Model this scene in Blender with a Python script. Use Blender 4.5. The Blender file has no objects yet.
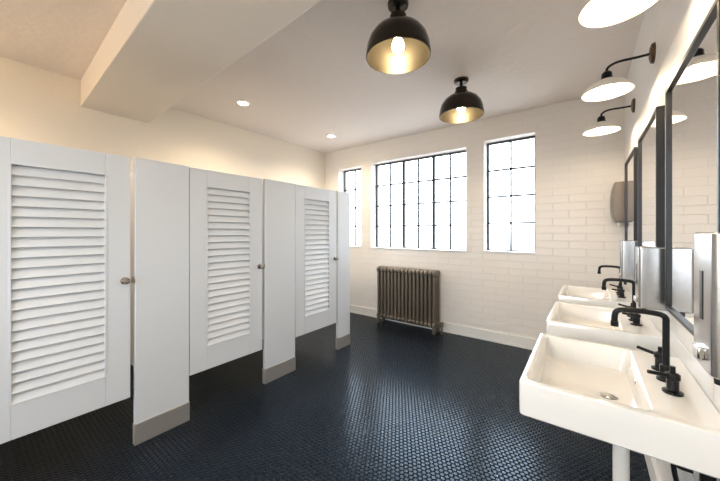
import bpy, bmesh, math
from mathutils import Vector, Matrix
C = bpy.context
S = C.scene

# ------------------------------------------------------------ materials
def mat_base(name):
    m = bpy.data.materials.new(name); m.use_nodes = True
    nt = m.node_tree
    return m, nt, nt.nodes["Principled BSDF"]

def pbr(name, col, rough=0.5, metal=0.0, bump=0.0, bscale=60, vary=0.03, coat=0.0):
    m, nt, b = mat_base(name)
    b.inputs["Roughness"].default_value = rough
    b.inputs["Metallic"].default_value = metal
    b.inputs["Coat Weight"].default_value = coat
    tc = nt.nodes.new("ShaderNodeTexCoord")
    n = nt.nodes.new("ShaderNodeTexNoise"); n.inputs["Scale"].default_value = bscale
    n.inputs["Detail"].default_value = 3
    nt.links.new(tc.outputs["Object"], n.inputs["Vector"])
    mix = nt.nodes.new("ShaderNodeMix"); mix.data_type = 'RGBA'
    mix.inputs["A"].default_value = (*[max(0, c*(1-vary)) for c in col], 1)
    mix.inputs["B"].default_value = (*[min(1, c*(1+vary)) for c in col], 1)
    nt.links.new(n.outputs["Fac"], mix.inputs["Factor"])
    nt.links.new(mix.outputs["Result"], b.inputs["Base Color"])
    if bump > 0:
        bp = nt.nodes.new("ShaderNodeBump"); bp.inputs["Strength"].default_value = bump
        bp.inputs["Distance"].default_value = 0.01
        nt.links.new(n.outputs["Fac"], bp.inputs["Height"])
        nt.links.new(bp.outputs["Normal"], b.inputs["Normal"])
    return m

def emit(name, col, strength):
    m, nt, b = mat_base(name)
    b.inputs["Base Color"].default_value = (*col, 1)
    b.inputs["Emission Color"].default_value = (*col, 1)
    b.inputs["Emission Strength"].default_value = strength
    return m

def brick_mat(name, col, axis='XZ'):
    m, nt, b = mat_base(name)
    L = nt.links.new
    tc = nt.nodes.new("ShaderNodeTexCoord")
    sx = nt.nodes.new("ShaderNodeSeparateXYZ"); cx = nt.nodes.new("ShaderNodeCombineXYZ")
    L(tc.outputs["Object"], sx.inputs[0])
    L(sx.outputs[axis[0]], cx.inputs[0]); L(sx.outputs['Z'], cx.inputs[1])
    nz = nt.nodes.new("ShaderNodeTexNoise"); nz.inputs["Scale"].default_value = 14
    L(tc.outputs["Object"], nz.inputs["Vector"])
    add = nt.nodes.new("ShaderNodeMixRGB"); add.blend_type = 'ADD'; add.inputs[0].default_value = 0.010
    L(cx.outputs[0], add.inputs[1]); L(nz.outputs["Color"], add.inputs[2])
    br = nt.nodes.new("ShaderNodeTexBrick")
    br.inputs["Scale"].default_value = 1.0
    br.inputs["Brick Width"].default_value = 0.30
    br.inputs["Row Height"].default_value = 0.085
    br.inputs["Mortar Size"].default_value = 0.005
    br.inputs["Mortar Smooth"].default_value = 0.8
    br.inputs["Color1"].default_value = (*col, 1)
    br.inputs["Color2"].default_value = (*[c*0.985 for c in col], 1)
    br.inputs["Mortar"].default_value = (*[c*0.93 for c in col], 1)
    L(add.outputs[0], br.inputs["Vector"])
    L(br.outputs["Color"], b.inputs["Base Color"])
    inv = nt.nodes.new("ShaderNodeMath"); inv.operation = 'SUBTRACT'; inv.inputs[0].default_value = 1
    L(br.outputs["Fac"], inv.inputs[1])
    ad2 = nt.nodes.new("ShaderNodeMath"); ad2.operation = 'MULTIPLY_ADD'; ad2.inputs[1].default_value = 0.5
    L(nz.outputs["Fac"], ad2.inputs[0]); L(inv.outputs[0], ad2.inputs[2])
    hm = nt.nodes.new("ShaderNodeMapRange")
    hm.inputs["From Min"].default_value = 1.7; hm.inputs["From Max"].default_value = 1.9
    hm.inputs["To Min"].default_value = 0.58; hm.inputs["To Max"].default_value = 0.15
    L(sx.outputs['Z'], hm.inputs["Value"])
    bp = nt.nodes.new("ShaderNodeBump"); L(hm.outputs[0], bp.inputs["Strength"])
    bp.inputs["Distance"].default_value = 0.006
    L(ad2.outputs[0], bp.inputs["Height"]); L(bp.outputs["Normal"], b.inputs["Normal"])
    b.inputs["Roughness"].default_value = 0.33
    return m

def penny_mat(name):
    m, nt, b = mat_base(name)
    L = nt.links.new
    P = 0.029
    tc = nt.nodes.new("ShaderNodeTexCoord")
    sc = nt.nodes.new("ShaderNodeVectorMath"); sc.operation = 'SCALE'; sc.inputs["Scale"].default_value = 1/P
    L(tc.outputs["Object"], sc.inputs[0])
    off = nt.nodes.new("ShaderNodeVectorMath"); off.operation = 'MULTIPLY'
    off.inputs[1].default_value = (1, 1, 0); L(sc.outputs[0], off.inputs[0])
    ds = []
    for o in ((0, 0, 0), (0.5, 0.8660254, 0)):
        a = nt.nodes.new("ShaderNodeVectorMath"); a.operation = 'ADD'; a.inputs[1].default_value = o
        L(off.outputs[0], a.inputs[0])
        w = nt.nodes.new("ShaderNodeVectorMath"); w.operation = 'WRAP'
        w.inputs[1].default_value = (0.5, 0.8660254, 0.5); w.inputs[2].default_value = (-0.5, -0.8660254, -0.5)
        L(a.outputs[0], w.inputs[0])
        mu = nt.nodes.new("ShaderNodeVectorMath"); mu.operation = 'MULTIPLY'; mu.inputs[1].default_value = (1, 1, 0)
        L(w.outputs[0], mu.inputs[0])
        ln = nt.nodes.new("ShaderNodeVectorMath"); ln.operation = 'LENGTH'
        L(mu.outputs[0], ln.inputs[0]); ds.append(ln)
    mn = nt.nodes.new("ShaderNodeMath"); mn.operation = 'MINIMUM'
    L(ds[0].outputs["Value"], mn.inputs[0]); L(ds[1].outputs["Value"], mn.inputs[1])
    mr = nt.nodes.new("ShaderNodeMapRange"); mr.interpolation_type = 'SMOOTHSTEP'
    mr.inputs["From Min"].default_value = 0.34; mr.inputs["From Max"].default_value = 0.50
    mr.inputs["To Min"].default_value = 1; mr.inputs["To Max"].default_value = 0
    L(mn.outputs[0], mr.inputs["Value"])
    mix = nt.nodes.new("ShaderNodeMix"); mix.data_type = 'RGBA'
    mix.inputs["A"].default_value = (0.0008, 0.0008, 0.001, 1)
    mix.inputs["B"].default_value = (0.0015, 0.0036, 0.009, 1)
    L(mr.outputs[0], mix.inputs["Factor"]); L(mix.outputs["Result"], b.inputs["Base Color"])
    rr = nt.nodes.new("ShaderNodeMapRange"); rr.inputs["To Min"].default_value = 0.75; rr.inputs["To Max"].default_value = 0.23
    L(mr.outputs[0], rr.inputs["Value"]); L(rr.outputs[0], b.inputs["Roughness"])
    b.inputs["Specular Tint"].default_value = (0.48, 0.72, 1.0, 1)
    b.inputs["Specular IOR Level"].default_value = 0.42
    bp = nt.nodes.new("ShaderNodeBump"); bp.inputs["Strength"].default_value = 0.85
    bp.inputs["Distance"].default_value = 0.003
    L(mr.outputs[0], bp.inputs["Height"]); L(bp.outputs["Normal"], b.inputs["Normal"])
    return m

M_wall = pbr("wall_paint", (0.87, 0.80, 0.69), 0.55, bump=0.12, bscale=45, vary=0.015)
M_ceil = pbr("ceiling_plaster", (0.83, 0.76, 0.71), 0.8, bump=0.25, bscale=22, vary=0.03)
M_beam = pbr("beam_plaster", (0.85, 0.785, 0.71), 0.8, bump=0.15, bscale=22, vary=0.02)
M_brick = brick_mat("painted_brick", (0.87, 0.825, 0.775))
M_brickr = brick_mat("painted_brick_side", (0.87, 0.84, 0.80), 'YZ')
M_floor = penny_mat("penny_tile")
M_trim = pbr("trim_white", (0.86, 0.84, 0.80), 0.4)
M_stall = pbr("stall_white_laminate", (0.64, 0.665, 0.70), 0.4, vary=0.01)
M_steel = pbr("brushed_steel", (0.45, 0.44, 0.43), 0.25, 1.0, bscale=90, vary=0.06)
M_shoe = pbr("steel_shoe", (0.52, 0.49, 0.46), 0.30, 0.62, bscale=90, vary=0.08)
M_knob = pbr("satin_nickel", (0.36, 0.32, 0.28), 0.25, 1.0)
M_chrome = pbr("chrome", (0.8, 0.8, 0.8), 0.1, 1.0)
M_black = pbr("matte_black_metal", (0.012, 0.012, 0.013), 0.35, 0.6)
M_blkfr = pbr("black_frame", (0.010, 0.010, 0.011), 0.4)
M_bronze = pbr("aged_bronze", (0.10, 0.065, 0.04), 0.35, 0.9)
M_pend = pbr("pendant_gunmetal", (0.05, 0.042, 0.034), 0.2, 0.9)
M_pin = pbr("pendant_inner_bronze", (0.09, 0.075, 0.052), 0.36, 0.7)
M_ceram = pbr("white_ceramic", (0.88, 0.86, 0.82), 0.12, coat=0.5, vary=0.005)
M_enam = pbr("white_enamel", (0.84, 0.79, 0.71), 0.3)
M_rad = pbr("radiator_bronze_paint", (0.17, 0.14, 0.11), 0.38, 0.45, bump=0.1, vary=0.15)
M_sash = pbr("steel_sash_paint", (0.03, 0.033, 0.036), 0.5)
M_taupe = pbr("taupe_plastic", (0.20, 0.17, 0.145), 0.35)
M_pvc = pbr("white_pvc", (0.78, 0.76, 0.72), 0.35)
M_mirror = pbr("mirror_silver", (0.92, 0.92, 0.92), 0.005, 1.0, vary=0.0)
WARM = (1.0, 0.76, 0.48)
M_bulbP = emit("pendant_bulb_glow", (1.0, 0.80, 0.50), 90)
M_bulbS = emit("sconce_bulb_glow", (1.0, 0.80, 0.56), 85)
M_down = emit("downlight_glow", WARM, 25)
M_globe = emit("fill_globe_glow", (1.0, 0.74, 0.44), 42)  # glow of the unseen globe added for warm fill
def glass_mat():
    m, nt, b = mat_base("window_glass")
    t = nt.nodes.new("ShaderNodeBsdfTransparent"); g = nt.nodes.new("ShaderNodeBsdfGlossy")
    g.inputs["Roughness"].default_value = 0.02
    mx = nt.nodes.new("ShaderNodeMixShader"); mx.inputs[0].default_value = 0.06
    nt.links.new(t.outputs[0], mx.inputs[1]); nt.links.new(g.outputs[0], mx.inputs[2])
    nt.links.new(mx.outputs[0], nt.nodes["Material Output"].inputs["Surface"])
    return m
M_glass = glass_mat()

# ------------------------------------------------------------ mesh helpers
def finish(bm, name, mat, parent=None, loc=(0, 0, 0), bevel=0.0, smooth=True, ang=35):
    bmesh.ops.recalc_face_normals(bm, faces=bm.faces[:])
    me = bpy.data.meshes.new(name); bm.to_mesh(me); bm.free()
    if smooth:
        me.polygons.foreach_set("use_smooth", [True]*len(me.polygons))
        me.set_sharp_from_angle(angle=math.radians(ang))
    me.materials.append(mat)
    o = bpy.data.objects.new(name, me); C.collection.objects.link(o)
    o.location = loc
    if parent: o.parent = parent
    if bevel > 0:
        md = o.modifiers.new("bevel", 'BEVEL'); md.width = bevel; md.segments = 2
        md.limit_method = 'ANGLE'; md.angle_limit = math.radians(40); md.harden_normals = False
    return o

def add_box(bm, x0, x1, y0, y1, z0, z1, M=None):
    vs = [bm.verts.new((x, y, z)) for x in (x0, x1) for y in (y0, y1) for z in (z0, z1)]
    for f in ((0,1,3,2),(4,6,7,5),(0,4,5,1),(2,3,7,6),(0,2,6,4),(1,5,7,3)):
        bm.faces.new([vs[i] for i in f])
    if M is not None: bmesh.ops.transform(bm, matrix=M, verts=vs)
    return vs

def boxes(name, lst, mat, parent=None, loc=(0,0,0), bevel=0.0):
    bm = bmesh.new()
    for b in lst: add_box(bm, *b)
    return finish(bm, name, mat, parent, loc, bevel)

def lathe(name, prof, mat, parent=None, loc=(0,0,0), seg=48, M=None, ang=35):
    bm = bmesh.new(); rings = []
    for r, z in prof:
        if r < 1e-5: rings.append([bm.verts.new((0, 0, z))])
        else: rings.append([bm.verts.new((r*math.cos(2*math.pi*i/seg), r*math.sin(2*math.pi*i/seg), z)) for i in range(seg)])
    for a, b in zip(rings, rings[1:]):
        for i in range(seg):
            j = (i+1) % seg
            if len(a) == 1 and len(b) == 1: continue
            if len(a) == 1: bm.faces.new((a[0], b[i], b[j]))
            elif len(b) == 1: bm.faces.new((a[i], a[j], b[0]))
            else: bm.faces.new((a[i], a[j], b[j], b[i]))
    if M is not None: bm.transform(M)
    return finish(bm, name, mat, parent, loc, ang=ang)

def chaikin(pts, it=3):
    pts = [Vector(p) for p in pts]
    for _ in range(it):
        q = [pts[0]]
        for a, b in zip(pts, pts[1:]):
            q += [a*0.75+b*0.25, a*0.25+b*0.75]
        q.append(pts[-1]); pts = q
    return pts

def tube(name, pts, r, mat, parent=None, loc=(0,0,0), seg=14, it=3):
    pts = chaikin(pts, it) if it else [Vector(p) for p in pts]
    bm = bmesh.new(); rings = []
    up = None
    for i, p in enumerate(pts):
        t = (pts[min(i+1, len(pts)-1)] - pts[max(i-1, 0)]).normalized()
        if up is None:
            up = Vector((0, 0, 1)) if abs(t.z) < 0.9 else Vector((0, 1, 0))
        s = t.cross(up).normalized(); up = s.cross(t).normalized()
        rings.append([bm.verts.new(p + (s*math.cos(2*math.pi*k/seg)+up*math.sin(2*math.pi*k/seg))*r) for k in range(seg)])
    for a, b in zip(rings, rings[1:]):
        for k in range(seg):
            bm.faces.new((a[k], a[(k+1)%seg], b[(k+1)%seg], b[k]))
    bm.faces.new(rings[0]); bm.faces.new(rings[-1])
    return finish(bm, name, mat, parent, loc, ang=50)

def empty(name, loc):
    e = bpy.data.objects.new(name, None); C.collection.objects.link(e)
    e.location = loc; e.empty_display_size = 0.1
    return e

def rrect(x0, x1, y0, y1, r, z, n=6):
    out = []
    for cx, cy, a0 in ((x1-r, y1-r, 0), (x0+r, y1-r, 90), (x0+r, y0+r, 180), (x1-r, y0+r, 270)):
        for i in range(n+1):
            a = math.radians(a0+90*i/n)
            out.append((cx+r*math.cos(a), cy+r*math.sin(a), z))
    return out

def loft(name, loops, mat, parent=None, loc=(0,0,0), cap0=True, cap1=True, ang=40):
    bm = bmesh.new(); R = [[bm.verts.new(p) for p in l] for l in loops]
    n = len(R[0])
    for a, b in zip(R, R[1:]):
        for i in range(n):
            bm.faces.new((a[i], a[(i+1)%n], b[(i+1)%n], b[i]))
    if cap0: bm.faces.new(R[0])
    if cap1: bm.faces.new(R[-1])
    return finish(bm, name, mat, parent, loc, ang=ang)

# ------------------------------------------------------------ room
XL, XR, YB, YF, H = -3.83, 0.30, 4.00, -1.60, 2.81
T = 0.25
boxes("floor", [(XL-T, XR+T, YF-T, YB+T, -0.15, 0)], M_floor)
boxes("ceiling", [(XL-T, XR+T, YF-T, YB+T, H, H+0.15)], M_ceil)
boxes("wall_left", [(XL-T, XL, YF-T, YB+T, 0, H)], M_wall)
boxes("wall_right", [(XR, XR+T, YF-T, YB+T, 0, H)], M_brickr)
wins = [(-3.50, -3.00, 1.12, 2.47), (-2.80, -1.27, 1.11, 2.49), (-1.045, -0.478, 1.12, 2.53)]
fill_wins = [(-2.15, -0.15, 1.0, 2.45)]  # unseen opening added behind the camera to let in cool fill light
def holed(name, holes, y0, y1, mat):
    xs = sorted({XL, XR} | {w[0] for w in holes} | {w[1] for w in holes})
    lst = []
    for a, b in zip(xs, xs[1:]):
        hole = [w for w in holes if abs(w[0]-a) < 1e-6]
        if hole:
            lst.extend([(a, b, y0, y1, 0, hole[0][2]), (a, b, y0, y1, hole[0][3], H)])
        else: lst.append((a, b, y0, y1, 0, H))
    boxes(name, lst, mat)
holed("wall_back", wins, YB, YB+T, M_brick)
holed("wall_front", fill_wins, YF-T, YF, M_wall)
bm = bmesh.new()
vs = add_box(bm, XL, XR, 0.67, 1.22, 2.56, H)
for v in vs:
    if v.co.x > 0: v.co.y -= 0.16
finish(bm, "ceiling_beam", M_beam, bevel=0.006)
boxes("baseboard_back", [(XL, XR, YB-0.02, YB, 0, 0.13), (XL, XR, YB-0.026, YB, 0.0, 0.03)], M_trim, bevel=0.003)
boxes("baseboard_right", [(XR-0.02, XR, YF, YB-0.03, 0, 0.13)], M_trim, bevel=0.003)
boxes("baseboard_left", [(XL, XL+0.02, YF, YB-0.03, 0, 0.13)], M_trim, bevel=0.003)

def window(i, x0, x1, z0, z1, cols, rows, thick, back=True):
    e = empty("window_%d" % i, ((x0+x1)/2, YB+0.16 if back else YF-0.16, (z0+z1)/2))
    if not back: e.rotation_euler = (0, 0, math.pi)
    w, h = x1-x0, z1-z0; fr = 0.024
    L = [(-w/2, w/2, -.02, .02, -h/2, -h/2+fr), (-w/2, w/2, -.02, .02, h/2-fr, h/2),
         (-w/2, -w/2+fr, -.02, .02, -h/2+fr, h/2-fr), (w/2-fr, w/2, -.02, .02, -h/2+fr, h/2-fr)]
    for k in range(1, cols):
        x = -w/2+fr+(w-2*fr)*k/cols
        t = 0.019 if k in thick else 0.0105
        d = 0.02 if k in thick else 0.012
        L.append((x-t, x+t, -d, d, -h/2+fr, h/2-fr))
    for k in range(1, rows):
        z = -h/2+fr+(h-2*fr)*k/rows
        L.append((-w/2+fr, w/2-fr, -.012, .012, z-.0105, z+.0105))
    boxes("steel_sash", L, M_sash, e)
    boxes("glass", [(-w/2+fr, w/2-fr, .004, .008, -h/2+fr, h/2-fr)], M_glass, e)
    boxes("sill", [(-w/2, w/2, -.175, -.02, -h/2, -h/2+.012)], M_trim, e, bevel=.003)
    if len(thick):
        tube("latch", [(-.03, -.02, -.1), (-.03, -.05, -.1), (-.03, -.055, -.03)], .006, M_sash, e, it=1)
    ld = bpy.data.lights.new("portal_%d" % i, 'AREA'); ld.shape = 'RECTANGLE'; ld.size = w; ld.size_y = h
    ld.cycles.is_portal = True
    lo = bpy.data.objects.new("sky_portal_%d" % i, ld); C.collection.objects.link(lo)
    lo.parent = e; lo.location = (0, 0.08, 0); lo.rotation_euler = (math.radians(-90), 0, 0)
window(1, *wins[0], 2, 4, ())
window(2, *wins[1], 6, 4, (2, 4))
window(3, *wins[2], 2, 4, ())
window(4, *fill_wins[0], 6, 4, (2, 4), back=False)  # unseen front-wall window, added so the sky gives cool fill

# ------------------------------------------------------------ toilet stalls
XS = -2.31
def stall(door, pil, end=False):
    e = empty("toilet_stall", (XS, pil[0], 0))
    y0 = pil[0]; pw = pil[1]-pil[0]
    boxes("pilaster", [(-.032, 0, 0, pw, 0.02, 1.85)], M_stall, e, bevel=.003)
    boxes("pilaster_shoe", [(-.036, .004, -.003, pw+.003, 0, .135)], M_shoe, e, bevel=.002)
    py = pw*0.5
    boxes("partition", [(XL-XS, -.032, py-.0125, py+.0125, .30, 1.85)], M_stall, e, bevel=.003)
    boxes("wall_bracket", [(XL-XS, XL-XS+.03, py-.02, py+.02, 1.5, 1.56), (XL-XS, XL-XS+.03, py-.02, py+.02, .5, .56)], M_steel, e)
    if door is None: return
    a, b = door[0]-y0, door[1]-y0
    st = 0.125; z0, z1 = .32, 1.845; lz0, lz1 = .50, 1.715
    dx0, dx1 = -.036, -.002
    boxes("door_frame", [(dx0, dx1, a, a+st, z0, z1), (dx0, dx1, b-st, b, z0, z1),
                         (dx0, dx1, a+st, b-st, z0, lz0), (dx0, dx1, a+st, b-st, lz1, z1)], M_stall, e, bevel=.002)
    bm = bmesh.new(); n = 23; pitch = (lz1-lz0)/n
    for i in range(n):
        zc = lz0+(i+.5)*pitch
        Mx = Matrix.Translation((-.019, (a+b)/2, zc)) @ Matrix.Rotation(math.radians(-26), 4, 'Y')
        add_box(bm, -.005, .005, -(b-a)/2+st-.004, (b-a)/2-st+.004, -.0325, .0325, Mx)
    finish(bm, "louver_slats", M_stall, e, smooth=False)
    m = .008
    boxes("louver_molding", [(dx1-.004, dx1+.003, a+st-m, a+st+m*.3, lz0-m, lz1+m), (dx1-.004, dx1+.003, b-st-m*.3, b-st+m, lz0-m, lz1+m),
                             (dx1-.004, dx1+.003, a+st, b-st, lz0-m, lz0+m*.3), (dx1-.004, dx1+.003, a+st, b-st, lz1-m*.3, lz1+m)], M_stall, e, bevel=.001)
    RX = Matrix.Rotation(math.radians(90), 4, 'Y')
    lathe("door_knob", [(0,0),(.022,0),(.022,.005),(.010,.009),(.010,.022),(.017,.028),(.020,.036),(.017,.044),(0,.047)], M_knob, e, (dx1, b-.03, 1.065), seg=24, M=RX)
    boxes("strike_latch", [(-.001, .006, b+.004, b+.02, 1.045, 1.085)], M_knob, e, bevel=.001)
stall((0.018, 0.640), (0.664, 0.992))
stall((0.997, 1.612), (1.638, 1.988))
stall((1.993, 2.606), (2.630, 2.852))
stall(None, (-0.32, 0.012))

# ------------------------------------------------------------ radiator
def radiator(x0, x1, yc, top):
    e = empty("radiator", ((x0+x1)/2, yc, 0)); n = 16; w = x1-x0; p = w/n
    bm = bmesh.new()
    for i in range(n):
        cx = -w/2+(i+.5)*p
        for cy in (-.066, -.022, .022, .066):
            ring = []
            zsr = [(.10, .7), (.15, 1), (top-.08, 1), (top-.03, .8)]
            for z, s in zsr:
                ring.append([bm.verts.new((cx+.021*s*math.cos(t*math.pi/5), cy+.017*math.sin(t*math.pi/5), z)) for t in range(10)])
            for a, b in zip(ring, ring[1:]):
                for k in range(10): bm.faces.new((a[k], a[(k+1)%10], b[(k+1)%10], b[k]))
        for z, hz in ((top-.045, .045), (.115, .04)):
            N = 20; loops = []
            for xo, s in ((-.027, .8), (-.02, 1), (.02, 1), (.027, .8)):
                lp = []
                for k in range(N):
                    t = 2*math.pi*k/N
                    yy = math.copysign(abs(math.cos(t))**.55, math.cos(t))*.092*s
                    zz = math.copysign(abs(math.sin(t))**.8, math.sin(t))*hz*s
                    lp.append(bm.verts.new((cx+xo, yy, z+zz)))
                loops.append(lp)
            for a, b in zip(loops, loops[1:]):
                for k in range(N): bm.faces.new((a[k], a[(k+1)%N], b[(k+1)%N], b[k]))
            bm.faces.new(loops[0]); bm.faces.new(loops[-1])
    for cx in (-w/2+.5*p, w/2-.5*p):
        for cy in (-.066, .066):
            add_box(bm, cx-.018, cx+.018, cy-.02, cy+.02, 0, .11)
    finish(bm, "sections", M_rad, e, ang=60)
    tube("supply_pipe", [(w/2-.01, 0, .13), (w/2+.05, 0, .13), (w/2+.05, 0, .0)], .013, M_rad, e, it=2)
    lathe("valve", [(0,0),(.022,0),(.024,.02),(.017,.03),(.017,.045),(.026,.05),(.026,.062),(0,.065)], M_rad, e, (w/2+.05, 0, .10), seg=20)
    tube("tie_pipe", [(-w/2+.01, 0, top-.05), (w/2-.01, 0, top-.05)], .025, M_rad, e, it=0)
radiator(-2.545, -1.60, 3.86, .85)

# ------------------------------------------------------------ ceiling lights
def pendant(x, y):
    e = empty("pendant_lamp", (x, y, H))
    b = -0.34
    outer = [(.200, b), (.203, b+.012), (.200, b+.03), (.195, b+.07), (.180, b+.115), (.152, b+.155), (.115, b+.182), (.078, b+.198), (.062, b+.204),
             (.062, b+.225), (.052, b+.235), (.052, b+.262), (.035, b+.270), (.02, b+.272)]
    inner = [(.02, b+.196), (.07, b+.193), (.112, b+.176), (.147, b+.150), (.174, b+.112), (.189, b+.07), (.194, b+.03), (.196, b)]
    lathe("shade", outer, M_pend, e, ang=30)
    lathe("shade_lining", inner, M_pin, e)
    lathe("rim", [(.196, b), (.200, b)], M_pend, e)
    lathe("stem", [(0, b+.26), (.014, b+.26), (.014, -.03), (0, -.03)], M_pend, e, seg=20)
    lathe("canopy", [(0, -.032), (.05, -.032), (.064, -.02), (.066, 0), (0, 0)], M_pend, e)
    lathe("socket", [(0, b+.19), (.025, b+.19), (.025, b+.135), (0, b+.135)], M_bronze, e, seg=20)
    lathe("bulb", [(0, b+.138), (.016, b+.130), (.022, b+.112), (.034, b+.092), (.038, b+.07), (.032, b+.048), (.018, b+.036), (0, b+.032)], M_bulbP, e, seg=24)
for y in (2.845, 1.654, 0.46, -.75): pendant(-.95, y)  # last two hang out of view, added for extra light

def downlight(x, y, p=42):
    e = empty("recessed_downlight", (x, y, H))
    lathe("trim_ring", [(.052, -.001), (.055, -.006), (.078, -.005), (.082, 0)], M_trim, e)
    lathe("lens", [(0, -.004), (.052, -.004)], M_down, e)
    ld = bpy.data.lights.new("downlight_lamp", 'SPOT'); ld.energy = p; ld.color = (1.0, 0.79, 0.54)
    ld.spot_size = math.radians(150); ld.spot_blend = 1.0; ld.shadow_soft_size = 0.05
    lo = bpy.data.objects.new("lamp", ld); C.collection.objects.link(lo); lo.parent = e; lo.location = (0, 0, -.05)
for y in (1.885, 3.33): downlight(-3.06, y)
downlight(-3.06, -0.45, 60)  # unseen downlight added behind the camera to warm the upper left
downlight(-0.95, -1.2, 40)  # another unseen downlight, added behind the camera as extra light

def globe(x, z):
    e = empty("fill_globe_light", (x, YF, z))
    lathe("back_plate", [(0, .02), (.05, .02), (.06, 0), (0, 0)], M_bronze, e, M=Matrix.Rotation(math.radians(-90), 4, 'X'))
    tube("arm", [(0, .01, 0), (0, .10, 0), (0, .14, .01), (0, .14, .05)], .01, M_bronze, e)
    lathe("fill_globe", [(0, .04)] + [(.09*math.sin(math.pi*k/16), .13-.09*math.cos(math.pi*k/16)) for k in range(1, 16)] + [(0, .22)], M_globe, e, (0, .14, 0))
globe(-3.1, 2.15)  # unseen globe added behind the camera to warm the left ceiling

# ------------------------------------------------------------ right wall fittings
YC = (1.457, 2.327, 3.197)
def sconce(y):
    e = empty("wall_sconce", (XR, y, 2.205)); hx = -.205; k = .87
    RX = Matrix.Rotation(math.radians(-90), 4, 'Y')
    lathe("wall_plate", [(0, 0.02), (.03, .02), (.05, .014), (.056, 0), (0, 0)], M_bronze, e, (0, 0, .165), M=RX)
    tube("arm", [(-.01, 0, .165), (-.08, 0, .165), (-.16, 0, .170), (hx, 0, .15), (hx, 0, .115)], .007, M_black, e)
    lathe("socket_cup", [(0, .125), (.016, .125), (.025, .115), (.027, .09), (.032, .077), (0, .077)], M_black, e, (hx, 0, 0))
    sh = [(.036, .088), (.06, .08), (.10, .055), (.128, .025), (.142, 0), (.138, 0), (.124, .022), (.097, .050), (.057, .074), (.0, .082)]
    lathe("shade", [(r*k, z*k) for r, z in sh], M_enam, e, (hx, 0, 0))
    lathe("bulb", [(0, .066), (.015, .06), (.02, .045), (.030, .03), (.033, .012), (.024, -.006), (0, -.014)], M_bulbS, e, (hx, 0, 0), seg=24)
for y in YC: sconce(y)

def mirror(y):
    e = empty("wall_mirror", (XR, y, 1.51)); w, h, f = .66, .94, .016
    boxes("frame", [(-.032, 0, -w/2, w/2, -h/2, -h/2+f), (-.032, 0, -w/2, w/2, h/2-f, h/2),
                    (-.032, 0, -w/2, -w/2+f, -h/2+f, h/2-f), (-.032, 0, w/2-f, w/2, -h/2+f, h/2-f)], M_blkfr, e, bevel=.002)
    boxes("mirror_glass", [(-.022, -.004, -w/2+f, w/2-f, -h/2+f, h/2-f)], M_mirror, e)
for y in YC: mirror(y+.035)

def sink(y):
    e = empty("wall_sink", (XR, y, 0))
    a = (-.487, -.001, -.305, .305)
    def o(d, r, z): return rrect(a[0]+d, a[1]-d*0.2, a[2]+d, a[3]-d, r, z)
    i = (-.465, -.150, -.275, .275)
    def q(d, r, z): return rrect(i[0]+d, i[1]-d, i[2]+d, i[3]-d, r, z)
    loops = [o(.020, .010, .740), o(.006, .012, .742), o(.001, .012, .747), o(0, .012, .80), o(0, .012, .855), o(.0015, .012, .859), o(.005, .010, .860),
             q(-.003, .022, .860), q(0, .022, .8585), q(.003, .022, .854), q(.008, .026, .80), q(.014, .03, .770), q(.030, .035, .760), q(.10, .02, .755)]
    loft("basin", loops, M_ceram, e)
    dx = -.20
    lathe("drain", [(0, .759), (.016, .760), (.024, .7595), (.028, .7585)], M_chrome, e, (-.235, 0, 0), seg=24)
    lathe("overflow", [(0, .003), (.010, .003), (.012, 0)], M_chrome, e, (-.161, 0, .825), seg=16, M=Matrix.Rotation(math.radians(-90), 4, 'Y'))
    tube("p_trap", [(dx, 0, .745), (dx, 0, .52), (dx, 0, .40), (dx+.05, 0, .36), (dx+.10, 0, .40), (dx+.10, 0, .48), (dx+.15, 0, .50), (0, 0, .50)], .024, M_pvc, e, it=2)
    lathe("trap_nut", [(0, .68), (.034, .68), (.034, .715), (0, .715)], M_pvc, e, (dx, 0, 0), seg=12)
    for s in (-.13, .13):
        boxes("bracket", [(-.25, 0, s-.012, s+.012, .718, .740), (-.03, 0, s-.012, s+.012, .60, .718)], M_black, e)
        tube("supply_line", [(-.083, s*.8, .740), (-.083, s*.8, .60), (-.05, s*.8, .52), (0, s*.8, .52)], .007, M_black, e)
for y in YC: sink(y)

def faucet(y):
    e = empty("faucet", (XR-.083, y, .860))
    tube("spout", [(0,0,.005),(0,0,.12),(0,0,.19),(0,0,.222),(-.035,0,.228),(-.095,0,.228),(-.130,0,.222),(-.135,0,.200),(-.135,0,.170)], .0095, M_black, e, it=3)
    lathe("spout_tip", [(0,.0),(.0115,.0),(.0115,.018),(0,.018)], M_black, e, (-.135, 0, .162), seg=20)
    lathe("base", [(0,0),(.025,0),(.025,.006),(.017,.01),(.017,.05),(.0095,.055)], M_black, e, seg=24)
    for s in (-1, 1):
        yy = s*.10
        lathe("handle_base", [(0,0),(.025,0),(.025,.006),(.015,.01),(.015,.042),(.018,.045),(.018,.060),(.012,.064),(0,.064)], M_black, e, (0, yy, 0), seg=24)
        tube("handle_lever", [(0, yy, .054), (-.025, yy+s*.012, .056), (-.06, yy+s*.03, .062)], .006, M_black, e, it=1)
        tube("handle_post", [(0, yy, .06), (0, yy, .084)], .007, M_black, e, it=0)
for y in YC: faucet(y)

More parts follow.
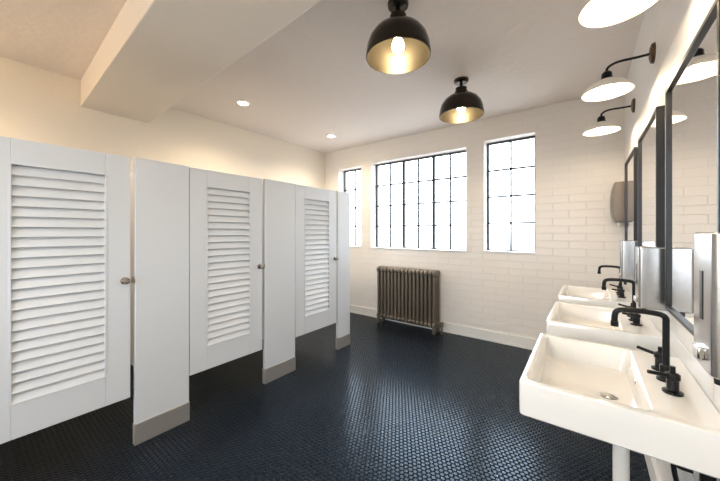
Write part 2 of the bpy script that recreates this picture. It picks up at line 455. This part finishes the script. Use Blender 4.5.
def soap(y, z):
    e = empty("soap_dispenser", (XR, y, z))
    lp = []
    for zz, d in ((0, .004), (.004, 0), (.276, 0), (.28, .004)):
        lp.append(rrect(-.11+d, -.0005, -.068+d, .068-d, .012, zz))
    loft("body", lp, M_steel, e)
    boxes("level_window", [(-.1115, -.109, -.008, .008, .10, .20)], M_blkfr, e)
    lathe("lock", [(0, .002), (.007, .002), (.008, 0)], M_chrome, e, (-.05, 0, .28), seg=16)
    boxes("push_lever", [(-.120, -.108, -.02, .02, .02, .045)], M_chrome, e, bevel=.003)
    lathe("spout", [(0, -.03), (.008, -.03), (.010, 0), (0, 0)], M_blkfr, e, (-.085, 0, 0.001), seg=16)
soap(0.925, 1.09); soap(1.94, 1.02); soap(2.81, 1.03)

def towel(y, z):
    e = empty("paper_towel_dispenser", (XR, y, z))
    lp = []
    for k in range(9):
        t = k/8; zz = .37*t
        d = .085+.03*math.sin(math.pi*(.15+.75*t))
        inset = .006 if k in (0, 8) else 0
        lp.append(rrect(-d+inset, -.0005, -.13+inset, .13-inset, .02, zz))
    loft("cover", lp, M_taupe, e)
    boxes("paper_slot", [(-.08, -.03, -.10, .10, -.006, .002)], M_blkfr, e)
    boxes("paper", [(-.06, -.056, -.09, .09, -.05, .0)], M_trim, e)
towel(3.82, 1.47)

# ------------------------------------------------------------ world: overcast sky above, dimmer street/ground below the horizon
w = bpy.data.worlds.new("World"); S.world = w; w.use_nodes = True
nt = w.node_tree; bg = nt.nodes["Background"]
tc = nt.nodes.new("ShaderNodeTexCoord"); sp = nt.nodes.new("ShaderNodeSeparateXYZ")
nt.links.new(tc.outputs["Generated"], sp.inputs[0])
cr = nt.nodes.new("ShaderNodeValToRGB")
cr.color_ramp.elements[0].position = 0.0; cr.color_ramp.elements[0].color = (0.22, 0.23, 0.24, 1)
cr.color_ramp.elements[1].position = 0.06; cr.color_ramp.elements[1].color = (0.80, 0.90, 1.0, 1)
mr = nt.nodes.new("ShaderNodeMapRange"); mr.inputs["From Min"].default_value = -0.06; mr.inputs["From Max"].default_value = 1.0
nt.links.new(sp.outputs["Z"], mr.inputs["Value"]); nt.links.new(mr.outputs[0], cr.inputs[0])
nt.links.new(cr.outputs[0], bg.inputs["Color"]); bg.inputs["Strength"].default_value = 8.0

cd = bpy.data.cameras.new("camera"); cam = bpy.data.objects.new("camera", cd); C.collection.objects.link(cam)
cam.location = (0, 0, 1.37); cam.rotation_euler = (math.radians(90), 0, math.radians(37.1))
cd.sensor_width = 36; cd.lens = 15.0; cd.shift_y = -0.0118; cd.clip_start = 0.01
S.camera = cam
S.view_settings.view_transform = 'Standard'
S.view_settings.exposure = 0.68
